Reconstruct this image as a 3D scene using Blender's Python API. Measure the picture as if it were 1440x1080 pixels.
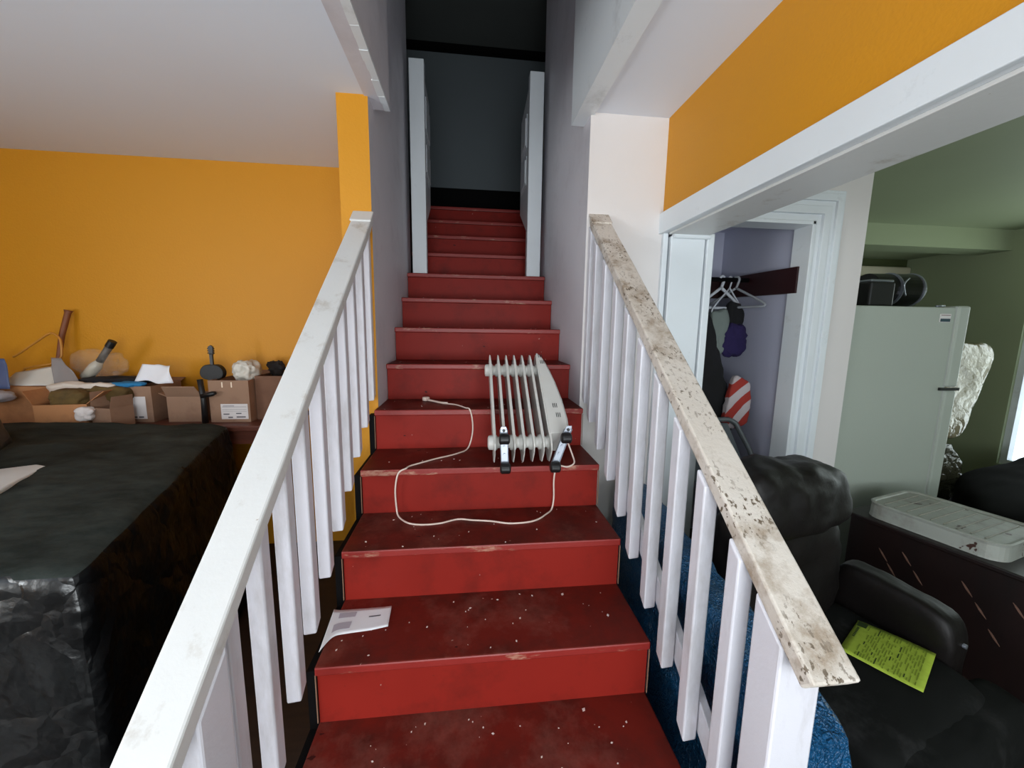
import bpy, bmesh, math, random
from mathutils import Vector, Matrix, noise
random.seed(7)
S = bpy.context.scene
COL = S.collection
for o in list(bpy.data.objects): bpy.data.objects.remove(o)

# ------------------------------------------------------------------ camera
cd = bpy.data.cameras.new('camera'); cam = bpy.data.objects.new('camera', cd); COL.objects.link(cam)
S.camera = cam
cd.sensor_width = 36.0; cd.lens = 549.5/1440*36; cd.clip_start = 0.02; cd.clip_end = 200
R_ = Vector((0.99381705, -0.1100726, 0.01454985)); U_ = Vector((0.00135413, 0.14305059, 0.98971445)); F_ = Vector((0.11102181, 0.98357539, -0.14231517))
M = Matrix((R_, U_, -F_)).transposed().to_4x4(); M.translation = Vector((0.5426, 0, 1.3364)); cam.matrix_world = M

# ------------------------------------------------------------------ world, light, exposure
W = bpy.data.worlds.new('world'); S.world = W; W.use_nodes = True
bg = W.node_tree.nodes['Background']; bg.inputs['Color'].default_value = (0.80, 0.92, 1.0, 1); bg.inputs['Strength'].default_value = 2.6
def area_lamp(name, loc, rot, sx, sy, power, col):
    d = bpy.data.lights.new(name, 'AREA'); d.shape = 'RECTANGLE'; d.size = sx; d.size_y = sy; d.energy = power; d.color = col
    o = bpy.data.objects.new(name, d); COL.objects.link(o); o.location = loc; o.rotation_euler = rot; return o
# daylight entering through the windows behind the camera and in the room on the right, plus two added ceiling fills
area_lamp('daylight_front_window', (.75, -1.72, 1.15), (math.radians(90), 0, 0), 1.7, 1.5, 34, (0.95, 0.98, 1.0))
area_lamp('ceiling_fill_front', (.55, -1.65, .7), (math.radians(130), 0, 0), 1.7, .8, 30, (0.92, 0.98, 1.0))  # added lamp tilted upward to brighten the ceiling
area_lamp('daylight_left_window', (-2.92, -.85, 1.25), (math.radians(90), 0, math.radians(-104)), 1.5, 1.3, 60, (0.92, 0.97, 1.0))
area_lamp('ceiling_fill_left', (-2.85, -.85, .9), (math.radians(130), 0, math.radians(-100)), 1.5, .8, 34, (0.92, 0.98, 1.0))  # second added upward lamp, lifts the ceiling from the left
area_lamp('daylight_side_window', (5.56, 2.15, 1.15), (math.radians(90), 0, math.radians(90)), 1.5, 1.7, 9, (0.86, 1.0, 0.80))
area_lamp('daylight_right_front_window', (3.6, -1.72, 1.2), (math.radians(90), 0, 0), 1.4, 1.2, 4, (0.92, 1.0, 0.95))
S.view_settings.view_transform = 'Standard'; S.view_settings.look = 'None'
S.view_settings.exposure = 0.0; S.view_settings.gamma = 1.0; S.view_settings.use_curve_mapping = False
S.cycles.use_denoising = True
S.cycles.max_bounces = 8; S.cycles.diffuse_bounces = 5; S.cycles.sample_clamp_indirect = 6

# ------------------------------------------------------------------ materials
def srgb(r, g, b):
    f = lambda c: (c/255)/12.92 if c/255 <= 0.04045 else ((c/255+0.055)/1.055)**2.4
    return (f(r), f(g), f(b), 1)
class NT:
    def __init__(s, name):
        s.m = bpy.data.materials.new(name); s.m.use_nodes = True; s.t = s.m.node_tree; s.b = s.t.nodes['Principled BSDF']
        s.tc = s.t.nodes.new('ShaderNodeTexCoord')
    def n(s, typ, **kw):
        x = s.t.nodes.new(typ)
        for k, v in kw.items():
            if k in x.inputs.keys(): x.inputs[k].default_value = v
            else: setattr(x, k, v)
        return x
    def l(s, a, b): s.t.links.new(a, b)
    def noise(s, scale, detail=3, rough=.55, stretch=None):
        x = s.n('ShaderNodeTexNoise'); x.inputs['Scale'].default_value = scale; x.inputs['Detail'].default_value = detail; x.inputs['Roughness'].default_value = rough
        if stretch:
            mp = s.n('ShaderNodeMapping'); mp.inputs['Scale'].default_value = stretch; s.l(s.tc.outputs['Object'], mp.inputs[0]); s.l(mp.outputs[0], x.inputs[0])
        else: s.l(s.tc.outputs['Object'], x.inputs[0])
        return x.outputs['Fac']
    def ramp(s, fac, stops):
        r = s.n('ShaderNodeValToRGB'); e = r.color_ramp.elements
        e[0].position, e[0].color = stops[0]; e[1].position, e[1].color = stops[-1]
        for p, c in stops[1:-1]:
            q = e.new(p); q.color = c
        s.l(fac, r.inputs[0]); return r.outputs[0]
    def mix(s, fac, a, b):
        x = s.n('ShaderNodeMix'); x.data_type = 'RGBA'
        if isinstance(fac, float): x.inputs[0].default_value = fac
        else: s.l(fac, x.inputs[0])
        for v, i in ((a, 6), (b, 7)):
            if isinstance(v, tuple): x.inputs[i].default_value = v
            else: s.l(v, x.inputs[i])
        return x.outputs[2]
    def bump(s, h, strength=.3, dist=.01, prev=None):
        x = s.n('ShaderNodeBump'); x.inputs['Strength'].default_value = strength; x.inputs['Distance'].default_value = dist
        s.l(h, x.inputs['Height'])
        if prev: s.l(prev, x.inputs['Normal'])
        s.l(x.outputs[0], s.b.inputs['Normal']); return x.outputs[0]
    def base(s, c):
        if isinstance(c, tuple): s.b.inputs['Base Color'].default_value = c
        else: s.l(c, s.b.inputs['Base Color'])
def scale_c(c, k): return (c[0]*k, c[1]*k, c[2]*k, 1)
def paint(name, col, rough=.6, var=.12, vs=2.5, bump=.12, bs=60, spec=.4):
    t = NT(name)
    t.base(t.mix(t.noise(vs), scale_c(col, 1-var), scale_c(col, 1+var)))
    t.b.inputs['Roughness'].default_value = rough; t.b.inputs['Specular IOR Level'].default_value = spec
    t.bump(t.noise(bs, 2), bump, .004); return t.m
def worn(name, col, dirt, lo, hi, ds=14, rough=.5, chip=None, chips=(.70, .72), cs=45, bump=.25, stretch=None, var=.06):
    """paint with grime patches and small chips of another colour"""
    t = NT(name)
    c = t.mix(t.noise(3), scale_c(col, 1-var), scale_c(col, 1+var))
    d = t.ramp(t.noise(ds, 6, .7, stretch), [(lo, (0, 0, 0, 1)), (hi, (1, 1, 1, 1))])
    c = t.mix(d, c, dirt)
    if chip:
        k = t.ramp(t.noise(cs, 3, .5), [(chips[0], (0, 0, 0, 1)), (chips[1], (1, 1, 1, 1))])
        c = t.mix(k, c, chip)
    t.base(c); t.b.inputs['Roughness'].default_value = rough
    t.bump(t.noise(35, 5, .65), bump, .003); return t.m
def plain(name, col, rough=.5, metal=0., **kw):
    t = NT(name)
    t.base(t.mix(t.noise(9), scale_c(col, .92), scale_c(col, 1.06)))
    t.b.inputs['Roughness'].default_value = rough; t.b.inputs['Metallic'].default_value = metal
    for k, v in kw.items(): t.b.inputs[k.replace('_', ' ')].default_value = v
    return t.m
def plastic_film(name, col, rough, cs=9, strength=.9, col2=None, dust=None):
    """wrinkled sheet: crumple relief"""
    t = NT(name)
    v = t.n('ShaderNodeTexVoronoi'); v.feature = 'DISTANCE_TO_EDGE'; v.inputs['Scale'].default_value = cs
    nz = t.n('ShaderNodeTexNoise'); nz.inputs['Scale'].default_value = cs*.6; nz.inputs['Detail'].default_value = 4; t.l(t.tc.outputs['Object'], nz.inputs[0])
    va = t.n('ShaderNodeVectorMath'); va.operation = 'MULTIPLY_ADD'; t.l(nz.outputs['Color'], va.inputs[0]); va.inputs[1].default_value = (.35, .35, .35); t.l(t.tc.outputs['Object'], va.inputs[2])
    t.l(va.outputs[0], v.inputs[0])
    c = t.mix(t.noise(5), col, col2 or scale_c(col, 1.5))
    if dust:
        d = t.ramp(t.noise(7, 6, .7, (1, 2.5, 1)), [(.45, (0, 0, 0, 1)), (.75, (1, 1, 1, 1))]); c = t.mix(d, c, dust)
    t.base(c); t.b.inputs['Roughness'].default_value = rough
    p = t.bump(v.outputs['Distance'], strength, .03); t.bump(t.noise(cs*5, 4), strength*.5, .006, p); return t.m

WHITE = worn('rail_white_paint', srgb(203, 203, 201), srgb(168, 160, 150), .56, .74, 8, .4, srgb(150, 138, 122), (.76, .80), 60, .2)
BAL = worn('baluster_white_paint', srgb(206, 205, 212), srgb(164, 160, 160), .5, .8, 9, .38, srgb(120, 110, 105), (.79, .81), 30, .25, (1, 1, .25))
def grimy_rail():
    t = NT('grimy_rail_paint')
    c = t.mix(t.noise(3), srgb(186, 176, 164), srgb(214, 208, 200))
    m = t.ramp(t.noise(9, 6, .7), [(.48, (0, 0, 0, 1)), (.66, (1, 1, 1, 1))])
    c = t.mix(m, c, srgb(150, 134, 116))
    # fine dark hairline cracks and specks
    f = t.noise(95, 4, .6, (1, .6, .6)); k = t.ramp(f, [(.57, (0, 0, 0, 1)), (.61, (1, 1, 1, 1))])
    g = t.ramp(t.noise(5, 3), [(.38, (0, 0, 0, 1)), (.58, (1, 1, 1, 1))])
    mm = t.n('ShaderNodeMath'); mm.operation = 'MULTIPLY'; t.l(k, mm.inputs[0]); t.l(g, mm.inputs[1])
    c = t.mix(mm.outputs[0], c, srgb(96, 82, 66))
    t.base(c); t.b.inputs['Roughness'].default_value = .55; t.bump(t.noise(40, 5, .7), .5, .004); return t.m
GRIMY = grimy_rail()
YELLOW = paint('yellow_wall_paint', srgb(199, 135, 18), .55, .05, 1.5, .25, 90)
WALLW = paint('white_wall_paint', srgb(214, 210, 208), .55, .04, 1.6, .12, 70)
GREYW = worn('grey_lavender_wall_paint', srgb(204, 202, 208), srgb(182, 178, 184), .5, .8, 2.5, .5, None)
CEIL = paint('ceiling_paint', srgb(220, 226, 236), .7, .035, 1.2, .08, 30)
TRIM = worn('white_trim_paint', srgb(218, 224, 228), srgb(180, 184, 186), .6, .85, 6, .35, None, bump=.12)
CLOSETW = paint('closet_wall_paint', srgb(176, 178, 196), .7, .04)
GREENC = paint('pale_green_ceiling_paint', srgb(146, 156, 124), .6, .05)
OLIVE = paint('olive_wall_paint', srgb(66, 74, 40), .7, .06)
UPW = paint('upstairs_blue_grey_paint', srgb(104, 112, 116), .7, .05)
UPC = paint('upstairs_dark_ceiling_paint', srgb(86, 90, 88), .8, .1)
DARKW = plain('dark_stained_wood', srgb(40, 24, 18), .6)
def stair_paint(name, col, dirt, lo, hi):
    t = NT(name)
    c = t.mix(t.noise(2.5, 4), scale_c(col, .85), scale_c(col, 1.12))
    d = t.ramp(t.noise(6, 7, .68), [(lo, (0, 0, 0, 1)), (hi, (1, 1, 1, 1))]); c = t.mix(d, c, dirt)
    if lo < .45: c = t.mix(t.ramp(t.noise(3.2, 6, .72), [(.50, (0, 0, 0, 1)), (.80, (.55, .55, .55, 1))]), c, srgb(150, 96, 84))
    k = t.ramp(t.noise(38, 2, .5), [(.765, (0, 0, 0, 1)), (.785, (1, 1, 1, 1))]); c = t.mix(k, c, srgb(176, 140, 130))
    k = t.ramp(t.noise(26, 3, .5, (.6, 1, 1)), [(.73, (0, 0, 0, 1)), (.75, (1, 1, 1, 1))]); c = t.mix(k, c, srgb(52, 18, 16))
    t.base(c); t.b.inputs['Roughness'].default_value = .5; t.b.inputs['Specular IOR Level'].default_value = .14
    t.bump(t.noise(28, 5, .6), .22, .003); return t.m
RISER = stair_paint('red_riser_paint', srgb(134, 34, 26), srgb(100, 28, 22), .50, .8)
TREAD = stair_paint('worn_red_tread_paint', srgb(106, 31, 23), srgb(74, 30, 24), .42, .68)
NOSE = worn('worn_nosing_edge', srgb(138, 36, 30), srgb(170, 120, 100), .57, .64, 22, .45, None, bump=.4, stretch=(.25, 1, 1))
BLACKP = plain('black_paint_and_shade', srgb(9, 8, 9), .7)
FLAKE = plain('paint_flake', srgb(226, 206, 198), .7)
RADW = plain('off_white_enamel', srgb(206, 205, 200), .32)
CHROME = plain('galvanised_steel', srgb(160, 166, 176), .38, .8)
BLACKPL = plain('black_plastic', srgb(16, 16, 17), .45)
CORD = plain('ivory_cord_plastic', srgb(222, 202, 190), .4)
TARP = plastic_film('black_tarp', srgb(5, 6, 7), .28, 6, .7, srgb(11, 13, 14), srgb(20, 23, 24))
TARP_TOP = worn('lit_top_black_tarp', srgb(30, 35, 32), srgb(60, 66, 62), .38, .75, 4, .85, srgb(120, 124, 120), (.80, .81), 40, .35, (1, 2.2, 1))  # paler copy of the tarp for upward faces, light put into its colour
TARP_TOP.node_tree.nodes['Principled BSDF'].inputs['Specular IOR Level'].default_value = .15
TARPS = plastic_film('creased_black_tarp', srgb(5, 6, 7), .45, 6, .9, srgb(9, 10, 11))
TARPS.node_tree.nodes['Principled BSDF'].inputs['Specular IOR Level'].default_value = .12
LEATHER = worn('dark_brown_leather', srgb(15, 11, 10), srgb(26, 21, 19), .5, .8, 5, .5, None, bump=.45)
SUEDE = worn('charcoal_seat_fabric', srgb(19, 20, 19), srgb(46, 46, 46), .52, .78, 7, .85, None, bump=.35)
BLUE = plastic_film('blue_bubble_plastic', srgb(8, 58, 98), .3, 26, .8, srgb(22, 96, 142))
CARD = worn('brown_cardboard', srgb(142, 110, 88), srgb(120, 88, 68), .5, .8, 6, .8, None, bump=.1)
CARD2 = worn('orange_brown_cardboard', srgb(176, 122, 78), srgb(140, 92, 60), .5, .8, 6, .8, None, bump=.1)
PAPER = plain('white_paper', srgb(228, 228, 232), .7)
PRINT = plain('grey_print_ink', srgb(92, 88, 92), .7)
DARKPRINT = plain('dark_green_ink', srgb(44, 62, 18), .7)
LIME = worn('lime_green_paper', srgb(168, 190, 62), srgb(150, 172, 48), .5, .7, 30, .75, None, bump=.05)
FRIDGE = paint('white_fridge_enamel', srgb(166, 174, 164), .45, .02, 2, .12, 140)
ENAMEL = worn('chipped_white_enamel', srgb(158, 162, 154), srgb(120, 116, 106), .45, .75, 6, .5, srgb(60, 34, 24), (.66, .68), 14, .1)
CABW = worn('dark_mahogany_wood', srgb(26, 11, 9), srgb(15, 8, 7), .4, .7, 8, .45, None, bump=.2, stretch=(1, 1, .2))
GREYPL = plain('grey_lid_rim', srgb(170, 174, 170), .4)

LEATHER.node_tree.nodes['Principled BSDF'].inputs['Specular IOR Level'].default_value = .3
SUEDE.node_tree.nodes['Principled BSDF'].inputs['Specular IOR Level'].default_value = .15
BLACKP.node_tree.nodes['Principled BSDF'].inputs['Specular IOR Level'].default_value = .1
# ------------------------------------------------------------------ mesh helpers
def hexa(bm, p):   # p: 8 points, bottom 0-3 ccw, top 4-7
    v = [bm.verts.new(q) for q in p]
    for f in ((3, 2, 1, 0), (4, 5, 6, 7), (0, 1, 5, 4), (1, 2, 6, 5), (2, 3, 7, 6), (3, 0, 4, 7)): bm.faces.new([v[i] for i in f])
    return v
def box(bm, x0, y0, z0, x1, y1, z1):
    return hexa(bm, [(x0, y0, z0), (x1, y0, z0), (x1, y1, z0), (x0, y1, z0), (x0, y0, z1), (x1, y0, z1), (x1, y1, z1), (x0, y1, z1)])
def tube(bm, pts, r, seg=8, caps=True):
    pts = [Vector(p) for p in pts]; rings = []
    rr = r if isinstance(r, (list, tuple)) else [r]*len(pts)
    prev = None
    for i, p in enumerate(pts):
        d = (pts[min(i+1, len(pts)-1)]-pts[max(i-1, 0)]).normalized()
        if prev is None:
            a = d.orthogonal().normalized()
        else:
            a = (prev-d*prev.dot(d)).normalized()
        prev = a; b = d.cross(a)
        rings.append([bm.verts.new(p+(a*math.cos(2*math.pi*k/seg)+b*math.sin(2*math.pi*k/seg))*rr[i]) for k in range(seg)])
    for i in range(len(rings)-1):
        for k in range(seg): bm.faces.new((rings[i][k], rings[i][(k+1) % seg], rings[i+1][(k+1) % seg], rings[i+1][k]))
    if caps:
        bm.faces.new(rings[0][::-1]); bm.faces.new(rings[-1])
def prism(bm, poly, fn, a, b):   # poly 2-D ccw ; fn(u,v,w)->point
    va = [bm.verts.new(fn(u, v, a)) for u, v in poly]; vb = [bm.verts.new(fn(u, v, b)) for u, v in poly]
    n = len(poly); bm.faces.new(va[::-1]); bm.faces.new(vb)
    for i in range(n): bm.faces.new((va[i], va[(i+1) % n], vb[(i+1) % n], vb[i]))
def sheet(bm, nu, nv, fn, thick=.0015):
    g = [[Vector(fn(i/nu, j/nv)) for j in range(nv+1)] for i in range(nu+1)]
    def nrm(i, j):
        a = g[min(i+1, nu)][j]-g[max(i-1, 0)][j]; b = g[i][min(j+1, nv)]-g[i][max(j-1, 0)]; c = a.cross(b)
        return c.normalized() if c.length > 1e-9 else Vector((0, 0, 1))
    T = [[bm.verts.new(g[i][j]+nrm(i, j)*thick*.5) for j in range(nv+1)] for i in range(nu+1)]
    B = [[bm.verts.new(g[i][j]-nrm(i, j)*thick*.5) for j in range(nv+1)] for i in range(nu+1)]
    for i in range(nu):
        for j in range(nv):
            bm.faces.new((T[i][j], T[i+1][j], T[i+1][j+1], T[i][j+1])); bm.faces.new((B[i][j], B[i][j+1], B[i+1][j+1], B[i+1][j]))
    for i in range(nu):
        bm.faces.new((T[i][0], B[i][0], B[i+1][0], T[i+1][0])); bm.faces.new((T[i][nv], T[i+1][nv], B[i+1][nv], B[i][nv]))
    for j in range(nv):
        bm.faces.new((T[0][j], T[0][j+1], B[0][j+1], B[0][j])); bm.faces.new((T[nu][j], B[nu][j], B[nu][j+1], T[nu][j+1]))
def lump(bm, fn, n=14, p=5, amp=0., freq=3., ridged=False, seed=0):
    """closed soft shape; fn maps (a,b,c) in -1..1 to a point"""
    vs = {}
    def V(i, j, k):
        key = (i, j, k)
        if key not in vs:
            a, b, c = (2*i/n-1, 2*j/n-1, 2*k/n-1)
            L = (abs(a)**p+abs(b)**p+abs(c)**p)**(1/p); q = Vector((a, b, c))/L
            w = Vector(fn(*q)); e = 1e-3
            du = Vector((q.x, q.y, q.z)).normalized()
            nn = (Vector(fn(*(q+du*e)))-w)
            nn = nn.normalized() if nn.length > 1e-9 else du
            s = noise.fractal(w*freq+Vector((seed*7.3, seed*3.1, 0)), .8, 2.1, 4)
            if ridged: s = .5-abs(s)*1.6
            vs[key] = bm.verts.new(w+nn*amp*s)
        return vs[key]
    for i in range(n):
        for j in range(n):
            bm.faces.new((V(i, j, 0), V(i, j+1, 0), V(i+1, j+1, 0), V(i+1, j, 0))); bm.faces.new((V(i, j, n), V(i+1, j, n), V(i+1, j+1, n), V(i, j+1, n)))
            bm.faces.new((V(i, 0, j), V(i+1, 0, j), V(i+1, 0, j+1), V(i, 0, j+1))); bm.faces.new((V(i, n, j), V(i, n, j+1), V(i+1, n, j+1), V(i+1, n, j)))
            bm.faces.new((V(0, i, j), V(0, i, j+1), V(0, i+1, j+1), V(0, i+1, j))); bm.faces.new((V(n, i, j), V(n, i+1, j), V(n, i+1, j+1), V(n, i, j+1)))
def tri(c8):  # trilinear map of 8 corners (same order as hexa) from -1..1
    c = [Vector(q) for q in c8]
    def f(a, b, d):
        u, v, w = (a+1)/2, (b+1)/2, (d+1)/2
        lo = (c[0]*(1-u)+c[1]*u)*(1-v)+(c[3]*(1-u)+c[2]*u)*v; hi = (c[4]*(1-u)+c[5]*u)*(1-v)+(c[7]*(1-u)+c[6]*u)*v
        return lo*(1-w)+hi*w
    return f
def ell(cx, cy, cz, rx, ry, rz, rot=0.):
    co, si = math.cos(rot), math.sin(rot)
    return lambda a, b, d: (cx+a*rx*co-b*ry*si, cy+a*rx*si+b*ry*co, cz+d*rz)
def obj(name, bm, mat, parent=None, bevel=0., smooth=False, local=False, mats=None, matfn=None):
    if parent is not None and not local:
        inv = parent.matrix_basis.inverted()
        if parent.parent: inv = (parent.parent.matrix_basis @ parent.matrix_basis).inverted()
        bmesh.ops.transform(bm, matrix=inv, verts=bm.verts)
    bmesh.ops.recalc_face_normals(bm, faces=bm.faces)
    me = bpy.data.meshes.new(name)
    if matfn:
        for f in bm.faces: f.material_index = matfn(f)
    if smooth:
        for f in bm.faces: f.smooth = True
    bm.to_mesh(me); bm.free()
    for m in (mats or [mat]): me.materials.append(m)
    o = bpy.data.objects.new(name, me); COL.objects.link(o); o.parent = parent
    if bevel:
        b = o.modifiers.new('bevel', 'BEVEL'); b.width = bevel; b.segments = 2; b.limit_method = 'ANGLE'; b.angle_limit = .6
    return o
def B(): return bmesh.new()
def thing(name, label, cat, loc=(0, 0, 0), rotz=0., group=None):
    o = bpy.data.objects.new(name, None); o.empty_display_size = .05; COL.objects.link(o)
    o.location = loc; o.rotation_euler = (0, 0, rotz); o.matrix_basis = Matrix.Translation(loc) @ Matrix.Rotation(rotz, 4, 'Z')
    o['label'] = label; o['category'] = cat
    if group: o['group'] = group
    return o
def tag(o, label, cat, group=None, kind=None):
    o['label'] = label; o['category'] = cat
    if group: o['group'] = group
    if kind: o['kind'] = kind
    return o
def struct(name, bm, m, parent=None, **kw):
    o = obj(name, bm, m, parent, **kw)
    if parent is None: o['kind'] = 'structure'
    return o
def bx(*a):
    b = B(); box(b, *a); return b

# ------------------------------------------------------------------ the setting
FL = -0.19; ZC = 2.317; YE = 1.894; ZU = 4.35
XL, XR = 0.1146, 1.1017
FLOORM = worn('dark_wood_floor', srgb(52, 36, 28), srgb(34, 24, 20), .4, .7, 4, .5, None, bump=.1, stretch=(1, 6, 1))
struct('floor', bx(-3.2, -1.9, FL-.1, 6.2, 4.4, FL), FLOORM)
def mfn(f):
    n = f.normal
    return 0 if n.x > .5 else 1
b = B(); box(b, -.017, YE, FL, XL, 2.73, ZC)
struct('wall_stair_left', b, None, mats=[GREYW, YELLOW], matfn=mfn)
b = B(); box(b, -.017, 2.73, FL, XL, 3.1, ZC); box(b, .0, 2.0, ZC, XL, 3.1, ZU)
struct('wall_stair_left_upper', b, GREYW)
b = B(); box(b, XR, YE, FL, 1.4787, 3.1, ZC); box(b, XR, 2.0, ZC, 1.25, 3.1, ZU)
struct('wall_stair_right', b, None, mats=[GREYW, WALLW], matfn=lambda f: 0 if f.normal.x < -.5 else 1)
struct('wall_back', bx(-3.2, 2.73, FL, -.017, 2.85, ZC+.12), YELLOW)
def wall_with_hole(name, axis, lo, hi, z0, z1, holes, t0, t1, m):
    """wall across axis x or y, with rectangular openings (a0,a1,z0,z1)"""
    b = B(); cur = lo
    def add(a0, a1, c0, c1):
        if a1-a0 < 1e-4 or c1-c0 < 1e-4: return
        if axis == 'x': box(b, a0, t0, c0, a1, t1, c1)
        else: box(b, t0, a0, c0, t1, a1, c1)
    for a0, a1, c0, c1 in sorted(holes):
        add(cur, a0, z0, z1); add(a0, a1, z0, c0); add(a0, a1, c1, z1); cur = a1
    add(cur, hi, z0, z1); return struct(name, b, m)
wall_with_hole('wall_front', 'x', -3.2, 6.2, FL, ZC+.12, [(-.15, 1.65, .35, 1.95), (2.85, 4.35, .55, 1.85)], -1.9, -1.8, WALLW)
wall_with_hole('wall_left', 'y', -1.8, 2.73, FL, ZC+.12, [(-1.65, -.05, .6, 1.9)], -3.2, -3.08, YELLOW)
wall_with_hole('wall_right', 'y', -1.8, 4.3, FL, ZC+.12, [(1.4, 3.12, .1, 1.95)], 5.66, 5.78, GREENC)
def window(n, axis, a0, a1, z0, z1, t, m=TRIM):
    b = B()
    def add(p0, p1, c0, c1, d=.03):
        if axis == 'x': box(b, p0, t-d, c0, p1, t+d, c1)
        else: box(b, t-d, p0, c0, t+d, p1, c1)
    w = .05
    add(a0, a1, z0, z0+w); add(a0, a1, z1-w, z1); add(a0, a0+w, z0+w, z1-w); add(a1-w, a1, z0+w, z1-w)
    mz = (z0+z1)/2; add(a0+w, a1-w, mz-.02, mz+.02, .02)
    struct('window_%d' % n, b, m)
window(1, 'x', -.15, 1.65, .35, 1.95, -1.85); window(2, 'x', 2.85, 4.35, .55, 1.85, -1.85)
window(3, 'y', -1.65, -.05, .6, 1.9, -3.14); window(4, 'y', 1.4, 3.12, .1, 1.95, 5.72)
# left ceiling and its opening edge
b = B(); box(b, -3.2, -1.9, ZC, .185, 2.0, ZC+.12); box(b, -3.2, 2.0, ZC, .0, 2.73, ZC+.12)
struct('ceiling_left', b, CEIL)
b = B(); box(b, 1.04, -1.9, ZC, 1.4787, 2.0, ZC+.12)
struct('ceiling_right_of_stairs', b, CEIL)
b = B(); box(b, .185, -1.9, ZC, 1.04, -.45, ZC+.12); struct('ceiling_over_entry', b, CEIL)
# stairwell side faces above the ceiling, with the thick trim board at each edge of the opening
b = B(); box(b, .10, -.45, ZC-.006, .186, 2.0, ZU); struct('wall_stairwell_left', b, GREYW)
b = B(); box(b, 1.038, -.45, ZC-.012, 1.118, 2.0, ZU); struct('wall_stairwell_right', b, TRIM)
struct('wall_stairwell_front', bx(.186, -.55, ZC, 1.038, -.45, ZU), GREYW)
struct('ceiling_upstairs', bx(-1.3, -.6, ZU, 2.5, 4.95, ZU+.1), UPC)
b = B(); n = 40
for i in range(n):   # ragged bead of plaster along the left edge of the opening
    y0 = -.3+i*2.3/n; y1 = y0+2.3/n+.001; w = .010+.008*random.random()
    box(b, .186-.012-w, y0, ZC-.007-.003*random.random(), .189, y1, ZC+.002)
struct('trim_1', b, TRIM)
# upstairs hall
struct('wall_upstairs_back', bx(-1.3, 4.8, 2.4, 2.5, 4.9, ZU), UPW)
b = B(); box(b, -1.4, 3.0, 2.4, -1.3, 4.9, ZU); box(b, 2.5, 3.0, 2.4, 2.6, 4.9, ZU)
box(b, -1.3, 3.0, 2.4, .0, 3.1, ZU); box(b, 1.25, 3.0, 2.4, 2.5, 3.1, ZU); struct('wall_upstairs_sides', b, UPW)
b = B(); box(b, -1.3, 3.98, 2.35, 2.5, 4.8, 2.47); box(b, -1.3, 3.1, 2.35, .10, 3.98, 2.47); box(b, 1.12, 3.1, 2.35, 2.5, 3.98, 2.47)
struct('floor_upstairs', b, DARKW)
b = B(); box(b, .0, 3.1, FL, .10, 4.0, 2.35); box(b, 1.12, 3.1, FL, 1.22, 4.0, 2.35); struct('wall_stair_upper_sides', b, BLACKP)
struct('wall_light_block', bx(-.1, 4.0, FL, 1.4, 4.1, 2.35), BLACKP)  # unseen wall added to stop outside light leaking in behind the stairs
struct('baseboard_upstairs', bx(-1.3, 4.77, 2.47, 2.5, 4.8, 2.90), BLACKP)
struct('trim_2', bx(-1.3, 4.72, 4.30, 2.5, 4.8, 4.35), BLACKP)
# header beam over the wide opening on the right
b = B(); box(b, 1.479, -1.8, 1.80, 1.69, YE, ZC+.12)
struct('wall_header', b, None, mats=[YELLOW, TRIM], matfn=lambda f: 1 if f.normal.z < -.5 else 0)
b = B(); hexa(b, [(1.462, -1.8, 1.797), (1.479, -1.8, 1.797), (1.479, YE+.002, 1.797), (1.462, YE+.002, 1.797), (1.462, -1.8, 1.875), (1.479, -1.8, 1.875), (1.479, YE+.002, 1.893), (1.462, YE+.002, 1.893)])
struct('trim_3', b, TRIM, bevel=.003)
struct('trim_4', bx(1.50, -1.8, 1.790, 1.695, YE-.03, 1.80), WHITE, bevel=.002)
b = B(); box(b, 1.4787, YE-.02, FL, 1.505, 2.0, 1.80); box(b, 1.512, YE-.035, FL, 1.686, 2.0, 1.785); box(b, 1.692, YE-.045, FL, 1.728, 2.0, 1.80)
struct('trim_5', b, TRIM, bevel=.004)
b = B(); tube(b, [(1.516, YE-.043, 1.783), (1.70, YE-.043, 1.783)], .012, 10); struct('trim_6', b, TRIM)
# closet
b = B(); box(b, 2.33, 1.95, FL, 2.645, 2.78, ZC); box(b, 1.70, 1.95, 1.905, 2.33, 2.05, ZC); box(b, 1.4787, 2.0, FL, 1.728, 2.10, ZC); box(b, 1.4787, YE, 1.80, 1.728, 2.0, ZC)
struct('wall_closet', b, None, mats=[CLOSETW, WALLW], matfn=lambda f: 1 if (f.normal.y < -.5 or f.normal.x > .5) else 0)
b = B(); box(b, 1.4787, 2.68, FL, 2.33, 2.78, ZC); box(b, 1.4787, 2.1, ZC-.3, 2.33, 2.68, ZC-.2); struct('wall_closet_back', b, CLOSETW)
b = B()
for (u0, u1, d) in ((0, .035, .012), (.035, .075, .028), (.075, .10, .020), (.10, .135, .032), (.135, .155, .016)):
    prism(b, [(2.33+u0, FL), (2.33+u1, FL), (2.33+u1, 1.905+u1), (1.728, 1.905+u1), (1.728, 1.905+u0), (2.33+u0, 1.905+u0)], lambda u, v, w: (u, w, v), 1.95-d, 1.9495)
box(b, 2.312, 1.93, FL, 2.331, 2.05, 1.906); box(b, 1.728, 1.93, 1.887, 2.331, 2.05, 1.906)
struct('trim_7', b, TRIM, bevel=.003)
b = B(); hexa(b, [(2.30, 1.985, 1.545), (2.33, 1.985, 1.545), (2.33, 2.68, 1.565), (2.30, 2.68, 1.565), (2.30, 1.985, 1.685), (2.33, 1.985, 1.685), (2.33, 2.68, 1.695), (2.30, 2.68, 1.695)])
box(b, 1.757, 2.65, 1.565, 2.30, 2.68, 1.695); struct('trim_8', b, plain('maroon_board_paint', srgb(42, 12, 14), .5))
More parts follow.
